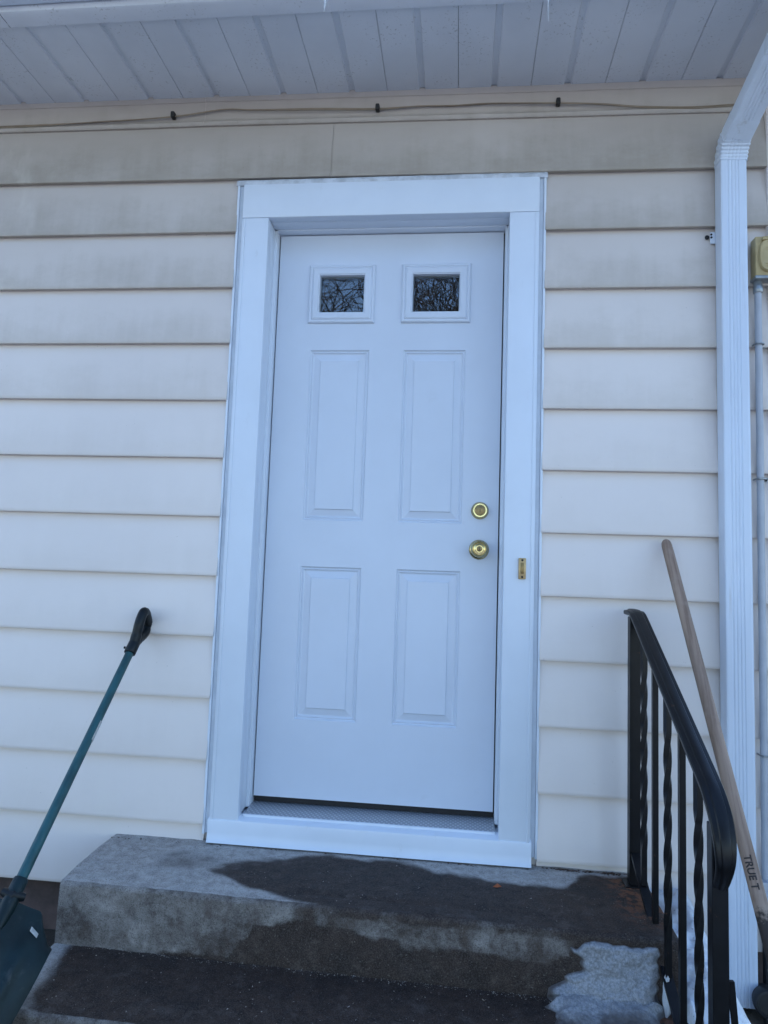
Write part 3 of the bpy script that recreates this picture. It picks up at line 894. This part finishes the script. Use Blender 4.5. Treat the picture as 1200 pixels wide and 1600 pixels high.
# salt and ice crumbs scattered over the treads
cr = MB()
for k in range(1000):
    if k < 330:
        x = random.uniform(-.78, .80); y = yf(x) - random.random() ** 1.5 * .28 - .006; z = Z2 + .001
    elif k < 760:
        x = random.uniform(-.75, .6); y = yf(x) - random.random() ** 2 * .022 - .008; z = Z2 + .001
    else:
        x = random.uniform(-.6, .8); y = random.uniform(yf(x) + .02, -.06); z = ZL
    s = random.uniform(.0007, .0019) * (1.7 if random.random() < .06 else 1)
    p = [Vector((x + random.uniform(-s, s) * 1.4, y + random.uniform(-s, s) * 1.4, z + random.uniform(-.2, 1) * s * 1.2)) for _ in range(4)]
    cr.add(p, [(0, 1, 2), (0, 3, 1), (1, 3, 2), (2, 3, 0)])
M['crumb'] = simple('salt_crumbs', (.30, .26, .22), .7, .5, 200, bump=0)
co = cr.obj('ice_melt_crumbs', M['crumb'], None); tag(co, 'scattered pale ice melt crumbs on the dark wet treads', 'crumbs', kind='stuff')
dc = MB()
for k in range(260):
    x = random.choice((random.uniform(.55, .86), random.gauss(.63, .02), random.gauss(.77, .02), random.uniform(-.84, .86)))
    y = -.022 - abs(random.gauss(0, .007)); z = ZL + .0005
    if x < .55: y = -.046 - abs(random.gauss(0, .004))
    s_ = random.uniform(.0015, .0042)
    p = [Vector((x + random.uniform(-s_, s_) * 1.8, y + random.uniform(-s_, s_), z + random.uniform(-.2, 1) * s_)) for _ in range(4)]
    dc.add(p, [(0, 1, 2), (0, 3, 1), (1, 3, 2), (2, 3, 0)])
tag(dc.obj('leaf_debris', simple('brown_debris', (.075, .042, .026), .9, .4, 90, bump=0)), 'dark brown leaf crumbs along the wall foot on the landing', 'debris', kind='stuff')
lf = MB().add([(.400, -.192, ZL + .002), (.412, -.198, ZL + .004), (.424, -.188, ZL + .003), (.413, -.182, ZL + .008), (.400, -.192, ZL + .0032), (.412, -.198, ZL + .0052), (.424, -.188, ZL + .0042), (.413, -.182, ZL + .0092)], [(0, 1, 3), (1, 2, 3), (4, 7, 5), (5, 7, 6), (0, 4, 5, 1), (1, 5, 6, 2), (2, 6, 7, 3), (3, 7, 4, 0)])
tag(lf.obj('dry_leaf', M['leaf']), 'tiny curled orange dry leaf on the damp landing', 'leaf')

# ------------------------------------------------------------------ railing
RX = .822
rail = thing('stair_railing', 'black wrought iron stair railing with twisted and plain balusters', 'railing', (RX, -.43, GZ))
Y1, Y2 = -.088, -.782
slope = .536
def rz(y): return .678 + slope * (y - (-.135)) if y < -.135 else .678
def brz(y): return -.022 + .53 * (y - Y1)
hp = .016
MB().box(RX - hp, RX + hp, Y1 - hp, Y1 + hp, ZL - .001, .672, .002).obj('post', M['black_iron'], rail)
MB().box(RX - hp, RX + hp, Y2 - hp, Y2 + hp, GZ - .02, .285, .002).obj('post', M['black_iron'], rail)
RP = [(-.0235, -.004), (-.0240, .004), (-.0215, .0075), (-.0125, .0085), (-.0105, .0112), (-.006, .0125), (.006, .0125), (.0105, .0112), (.0125, .0085), (.0215, .0075), (.0240, .004), (.0235, -.004), (.0135, -.0085), (-.0135, -.0085)]
hpth = C([(RX, y, z) for y, z in ((-.052, .683), (-.10, .683), (-.125, .680), (-.16, .6645), (-.30, .590), (-.45, .5095), (-.60, .429), (-.72, .3648), (-.765, .338), (-.800, .305), (-.822, .262), (-.826, .222), (-.812, .190), (-.798, .170))], 5)
rings = []
for i, p in enumerate(hpth):
    t = (hpth[min(i + 1, len(hpth) - 1)] - hpth[max(i - 1, 0)]).normalized()
    nrm = t.cross(Vector((1, 0, 0))).normalized()
    if i == 0 and nrm.z < 0: FL = -1
    elif i == 0: FL = 1
    nrm = nrm * FL
    u = sstep(len(hpth) - 22, len(hpth) - 1, i)
    rings.append([p + Vector((1, 0, 0)) * a * (1 - .42 * u) + nrm * b for a, b in RP])
MB().loft(rings).obj('handrail', M['black_iron'], rail, 35)
# flat channel welded under the handrail
def flatbar(name, y0, z0, y1, z1, wx, th, par):
    d = Vector((0, y1 - y0, z1 - z0)).normalized(); nn = Vector((0, -d.z, d.y))
    r = []
    for y, z in ((y0, z0), (y1, z1)):
        p = Vector((RX, y, z)); r.append([p + Vector((sx * wx, 0, 0)) + nn * sy * th for sx, sy in ((-1, -1), (1, -1), (1, 1), (-1, 1))])
    return MB().loft(r).obj(name, M['black_iron'], par)
flatbar('top_channel', -.115, .662, -.775, .3085, .0115, .005, rail)
flatbar('bottom_rail', Y1 - .0165, brz(Y1 - .0165), Y2 + .0165, brz(Y2 + .0165), .0125, .0055, rail)
for k, y in enumerate((-.200, -.317, -.433, -.549, -.665)):
    y = Y1 + (Y2 - Y1) * (k + 1) / 6
    zt_, zb_ = .678 + slope * (y + .135) - .021, brz(y) + .007
    rings = []; Ns = 72; h = .0074
    for i in range(Ns + 1):
        t = i / Ns; z = zb_ + (zt_ - zb_) * t
        a = 0
        if k % 2 == 0:
            a = 2 * math.pi * 1.55 * max(0, min(1, (t - .14) / .72))
        rings.append([(RX + (cx_ * math.cos(a) - cy_ * math.sin(a)) * h, y + (cx_ * math.sin(a) + cy_ * math.cos(a)) * h, z) for cx_, cy_ in ((-1, -1), (1, -1), (1, 1), (-1, 1))])
    if k % 2: rings = [rings[0], rings[-1]]
    MB().loft(rings).obj('twisted_baluster' if k % 2 == 0 else 'plain_baluster', M['black_iron'], rail, 50)
MB().add([(RX + .017, Y2 - .004, -.02), (RX + .017, Y2 + .004, -.02), (RX + .030, Y2 + .004, -.02), (RX + .030, Y2 - .004, -.02), (RX + .060, Y2 - .004, GZ - .01), (RX + .060, Y2 + .004, GZ - .01), (RX + .066, Y2 + .004, GZ - .01), (RX + .066, Y2 - .004, GZ - .01)], [(0, 1, 2, 3), (4, 7, 6, 5), (0, 4, 5, 1), (1, 5, 6, 2), (2, 6, 7, 3), (3, 7, 4, 0)]).obj('brace', M['black_iron'], rail)
MB().box(RX - .03, RX + .03, Y1 - .03, Y1 + .03, ZL - .002, ZL + .003, .001).obj('foot_plate', M['black_iron'], rail)
tag(blob((RX - .004, -.44, brz(-.44) - .035), (.011, .010, .050), 3).obj('ice_chunk', M['ice'], None, True), 'glassy ice chunk frozen to the bottom rail of the railing', 'ice')

# ------------------------------------------------------------------ snow shovel
ST = Vector((-.772, -.050, .600)); SB = Vector((-.813, -.620, -.062))
ds = (SB - ST).normalized()
shv = thing('snow_shovel', 'teal handled snow shovel with black D grip leaning on the siding', 'shovel', (-.82, -.9, GZ))
side0 = (Vector((1, 0, 0)) - ds * ds.x).normalized()
front0 = side0.cross(ds)
if front0.y > 0: front0 = -front0
def turned(deg):
    a = R(deg); s_ = side0 * math.cos(a) - front0 * math.sin(a); f_ = front0 * math.cos(a) + side0 * math.sin(a)
    return s_, f_
vw = (ST - CAM).normalized()
vp = (vw - ds * vw.dot(ds)).normalized()
gs = (vp * math.cos(R(22)) + ds.cross(vp) * math.sin(R(22))).normalized(); gf = gs.cross(ds)
A0 = ST + ds * .135
MB().tube([A0, ST + ds * .5, SB + ds * .03], [.0132, .0136, .0140], 16).obj('shaft', M['handle_teal'], shv, 40)
g = MB()
g.tube([A0 + ds * .008, A0 + ds * .006, A0 - ds * .03, A0 - ds * .045], [.0165, .0185, .0185, .0170], 18)
def gp_(a, s): return A0 - ds * a + gs * s
for sg in (-1, 1):
    g.tube(C([gp_(.035, sg * .002), gp_(.060, sg * .016), gp_(.085, sg * .034), (gp_(.112, sg * .044)), gp_(.130, sg * .043), gp_(.139, sg * .030)], 5), [.0170] * 5 + [.0158] * 10 + [.0155] * 10 + [.0150], 12)
g.tube([gp_(.138, -.036), gp_(.140, -.02), gp_(.140, .02), gp_(.138, .036)], [.0150, .0160, .0160, .0150], 12)
gr_ = g.obj('d_grip', M['grip'], shv, 60)
MB().lathe(A0 - ds * .012 - side0 * .016 + gf * .006, -side0 + front0 * .3, [(.004, 0), (.004, .005), (.002, .006), (0, .006)], 10).obj('rivet', M['grip'], gr_, 40)
# worn sticker wrapped half way round the shaft
lp = ST + ds * .385
rings = []
for k in range(9):
    a = -1.2 + k * .2
    v = (side0 * math.cos(a) + front0 * math.sin(a)) * .0146
    rings.append([lp + v, lp + ds * (.062 + .010 * math.sin(k * 2.3)) + v, lp + ds * .062 + v * 1.02, lp + v * 1.02])
MB().loft(rings).obj('sticker', M['sticker'], shv, 60)
# blade: dished plastic scoop with a raised spine and turned-up sides
bs_, bf = turned(24)
bd = ds
bw = .136
def bl(u, v):
    """u -1..1 across, v 0..1 down the blade"""
    wv = bw * (.84 + .16 * sstep(0, .07, v)) * (1 - .30 * sstep(.12, 1, v))
    corner = sstep(.62, 1.0, abs(u)) * sstep(.20, .0, v) * .05
    d = .042 * abs(u) ** 2.6 * (1 - .35 * v) + .055 * sstep(.30, 0, v) * .5 - .02 * v
    spine = .026 * math.exp(-(u / .26) ** 2) * sstep(.85, .05, v)
    flute = .007 * math.exp(-((abs(u) - .55) / .10) ** 2) * sstep(.1, .25, v) * sstep(.95, .7, v)
    return SB + bd * (.005 + corner + .46 * v) + bs_ * (u * wv) + bf * (spine - d + flute - .004)
nu, nv = 40, 40
V = []
for lay in (0, 1):
    for j in range(nv + 1):
        for i in range(nu + 1):
            V.append(bl(-1 + 2 * i / nu, j / nv) - bf * .0035 * lay)
n = nu + 1; base = n * (nv + 1)
F = [(j * n + i, j * n + i + 1, (j + 1) * n + i + 1, (j + 1) * n + i) for j in range(nv) for i in range(nu)]
F += [tuple(base + k for k in reversed(f)) for f in F]
for i in range(nu):
    F += [(i + 1, i, base + i, base + i + 1), (nv * n + i, nv * n + i + 1, base + nv * n + i + 1, base + nv * n + i)]
for j in range(nv):
    F += [(j * n, (j + 1) * n, base + (j + 1) * n, base + j * n), ((j + 1) * n + nu, j * n + nu, base + j * n + nu, base + (j + 1) * n + nu)]
bo = mesh('blade', V, F, M['blade'], shv, 40)
MB().tube([SB - ds * .045, SB - ds * .04, SB + ds * .02, SB + ds * .09], [.0165, .0185, .0205, .010], 16).obj('socket', M['blade'], bo, 40)
MB().tube([SB - ds * .006 - bs_ * .028, SB - ds * .002 + bf * .006, SB - ds * .006 + bs_ * .028], [.009, .017, .009], 10).obj('collar', M['grip'], bo, 40)
def onblade(u0, u1, v0, v1, nm, mt, lift=.0012):
    P = [bl(u0, v0), bl(u1, v0 + .02), bl(u1, v1 + .02), bl(u0, v1)]
    MB().add([p + bf * lift for p in P] + [p + bf * (lift - .001) for p in P], [(0, 1, 2, 3), (7, 6, 5, 4), (0, 4, 5, 1), (1, 5, 6, 2), (2, 6, 7, 3), (3, 7, 4, 0)]).obj(nm, mt, bo)
onblade(.52, .68, .085, .108, 'label_tag', M['sticker'], .003)

# ------------------------------------------------------------------ wooden handled tool by the downspout
WT = Vector((.931, -.034, .916)); WB = Vector((.993, -.550, .056))
dw = (WB - WT).normalized()
tool = thing('long_handled_tool', 'weathered grey brown wooden tool handle leaning behind the railing', 'garden tool', (1.03, -.85, GZ))
total = (GZ - WT.z) / dw.z
pts = []; rr = []
for i, (s, r) in enumerate([(.000, .004), (.003, .0095), (.010, .0140), (.022, .0160), (.05, .0165)] + [(.05 + (total - .40 - .05) * k / 30, .0165 + .0010 * k / 30) for k in range(1, 31)]):
    pts.append(WT + dw * s); rr.append(r)
hm = MB().tube(pts, rr, 20)
Lw = (WB - WT).length
wetv = [sstep(Lw - .02, Lw + .10, (v - WT).dot(dw)) for v in hm.v]
hd = hm.obj('handle', M['wood'], tool, 40, {'wet': wetv})
MB().tube([WT + dw * (total - .46), WT + dw * (total - .455), WT + dw * (total - .28), WT + dw * (total - .20)], [.0190, .0205, .0205, .012], 16).obj('socket', M['black_iron'], tool, 40)
sW = (Vector((1, 0, 0)) - dw * dw.x).normalized(); fW = sW.cross(dw)
if fW.y > 0: fW = -fW
V = []
nu, nv = 14, 14
for lay in (0, 1):
    for j in range(nv + 1):
        for i in range(nu + 1):
            u = -1 + 2 * i / nu; v = j / nv
            wv = .095 * (1 - .75 * max(0, (v - .55) / .45) ** 2.2)
            V.append(WT + dw * (total - .245 + .25 * v) + sW * u * wv - fW * (.016 * u * u + .002 * lay) + fW * .012 * math.exp(-(u / .25) ** 2) * (1 - v))
n = nu + 1; base = n * (nv + 1)
F = [(j * n + i, j * n + i + 1, (j + 1) * n + i + 1, (j + 1) * n + i) for j in range(nv) for i in range(nu)]
F += [tuple(base + k for k in reversed(f)) for f in F]
for i in range(nu): F += [(i + 1, i, base + i, base + i + 1), (nv * n + i, nv * n + i + 1, base + nv * n + i + 1, base + nv * n + i)]
for j in range(nv): F += [(j * n, (j + 1) * n, base + (j + 1) * n, base + j * n), ((j + 1) * n + nu, j * n + nu, base + j * n + nu, base + (j + 1) * n + nu)]
mesh('spade_blade', V, F, M['grey_metal'], tool, 40)
# stamped lettering running down the handle
cu = bpy.data.curves.new('lettering', 'FONT')
cu.body = 'TRUE T'; cu.size = .0225; cu.offset = .0006; cu.align_x = 'LEFT'
to = bpy.data.objects.new('lettering_source', cu); COL.objects.link(to)
bpy.context.view_layer.update()
tm = bpy.data.meshes.new_from_object(to.evaluated_get(bpy.context.evaluated_depsgraph_get()))
bpy.data.objects.remove(to)
bm = bmesh.new(); bm.from_mesh(tm)
bmesh.ops.triangulate(bm, faces=bm.faces[:])
bmesh.ops.subdivide_edges(bm, edges=[e_ for e_ in bm.edges if e_.calc_length() > .004], cuts=2, use_grid_fill=True)
bm.verts.index_update()
LV = []
toC = (CAM - WB).normalized()
fr0 = (toC - dw * toC.dot(dw)).normalized(); fr1 = dw.cross(fr0)
for v in bm.verts:
    a = (v.co.y - .009) / .0172
    # text reads downwards: its up direction points away to the right-hand side of the handle
    p = WT + dw * (Lw - .085 + v.co.x) 
    dirv = fr0 * math.cos(a) - fr1 * math.sin(a)
    LV.append(p + dirv * .0182)
LF = [[v.index for v in f.verts] for f in bm.faces]
bm.free(); bpy.data.meshes.remove(tm)
mesh('stamped_lettering', LV, LF, M['ink'], hd)

# ------------------------------------------------------------------ round black cap at the foot of the downspout
capm = thing('plastic_cap', 'round black plastic cap on the soil beside the downspout foot', 'cap', (1.188, -.14, GZ))
MB().lathe((1.192, -.10, -.412), (-.15, -1, .12), [(.036, -.03), (.038, -.01), (.040, 0), (.040, .022), (.036, .028), (.030, .029), (.028, .024), (0, .024)], 26).obj('cap_body', M['rubber'], capm, 40)
MB().box(1.175, 1.209, -.135, -.11, GZ - .01, -.440, .003).obj('cap_stand', M['rubber'], capm)

# ------------------------------------------------------------------ bare trees across the yard (two mirrored in panes, the rest added light blockers)
def bare_tree(x, y, h, seed, label):
    rnd = random.Random(seed)
    tr = thing('bare_tree', label, 'tree', (x, y, GZ), 'bare trees across the yard')
    T = MB(); B = MB()
    def grow(p, d, L, r, lev):
        pts = [p]; rad = [r]; q_ = p.copy(); dd = d.copy()
        ns = 4 if lev < 3 else 3
        for i in range(ns):
            dd = (dd + Vector((rnd.gauss(0, .13), rnd.gauss(0, .13), rnd.gauss(.03, .10)))).normalized()
            q_ = q_ + dd * (L / ns); pts.append(q_.copy()); rad.append(r * (1 - .45 * (i + 1) / ns))
        (T if lev == 0 else B).tube(pts, rad, 8 if lev == 0 else (5 if lev < 3 else 3), caps=False)
        if lev >= 7: return
        nb = 3 if lev < 6 else 2
        for k in range(nb):
            i = rnd.randint(1, ns) if k else ns
            s_ = pts[i]
            ax_ = Vector((rnd.gauss(0, 1), rnd.gauss(0, 1), rnd.gauss(0, .6)))
            ax_ = (ax_ - dd * ax_.dot(dd)).normalized()
            nd = (dd * rnd.uniform(.75, 1.1) + ax_ * rnd.uniform(.45, .95)).normalized()
            nd.z = nd.z * .8 + .12
            grow(s_.copy(), nd.normalized(), L * rnd.uniform(.62, .86), max(.009, rad[i] * rnd.uniform(.55, .8)), lev + 1)
    grow(Vector((x, y, GZ - .05)), Vector((0, 0, 1)), h * .28, .16, 0)
    T.obj('trunk', M['bark'], tr, True); B.obj('crown', M['bark'], tr, True)
    return tr
def copy_thing(src, loc, rz, k, label):
    r = src.copy(); COL.objects.link(r); r.location = loc; r.rotation_euler = (0, 0, rz); r.scale = (k, k, k); r['label'] = label
    for ch in src.children:
        c = ch.copy(); COL.objects.link(c); c.parent = r
    return r
ta = bare_tree(-1.9, -10.5, 9.5, 3, 'bare leafless tree mirrored in the door panes')
tb = bare_tree(.6, -12.5, 10.5, 11, 'bare leafless tree mirrored in the door panes')
for k, (x, y, src, rz_, s_) in enumerate([(-5.2, -12.5, ta, 1.1, 1.05), (4.4, -11.5, tb, 2.0, 1.0), (-9.5, -12, tb, .7, .95), (8.8, -13, ta, 3.0, 1.1), (-14, -11, ta, 4.2, 1.1), (13.5, -10, tb, 5.1, 1.0), (-2.8, -16.5, tb, 3.9, 1.15), (2.8, -17, ta, 5.5, 1.2), (7, -18, tb, .3, 1.15), (-7.5, -18, ta, 2.5, 1.2), (-18, -6, tb, 1.9, 1.0), (18, -5, ta, .9, 1.0)]):  # unseen row added behind the camera to block low-angle sky light
    copy_thing(src, (x, y, GZ), rz_, s_, 'unseen bare leafless tree added to block low sky light')
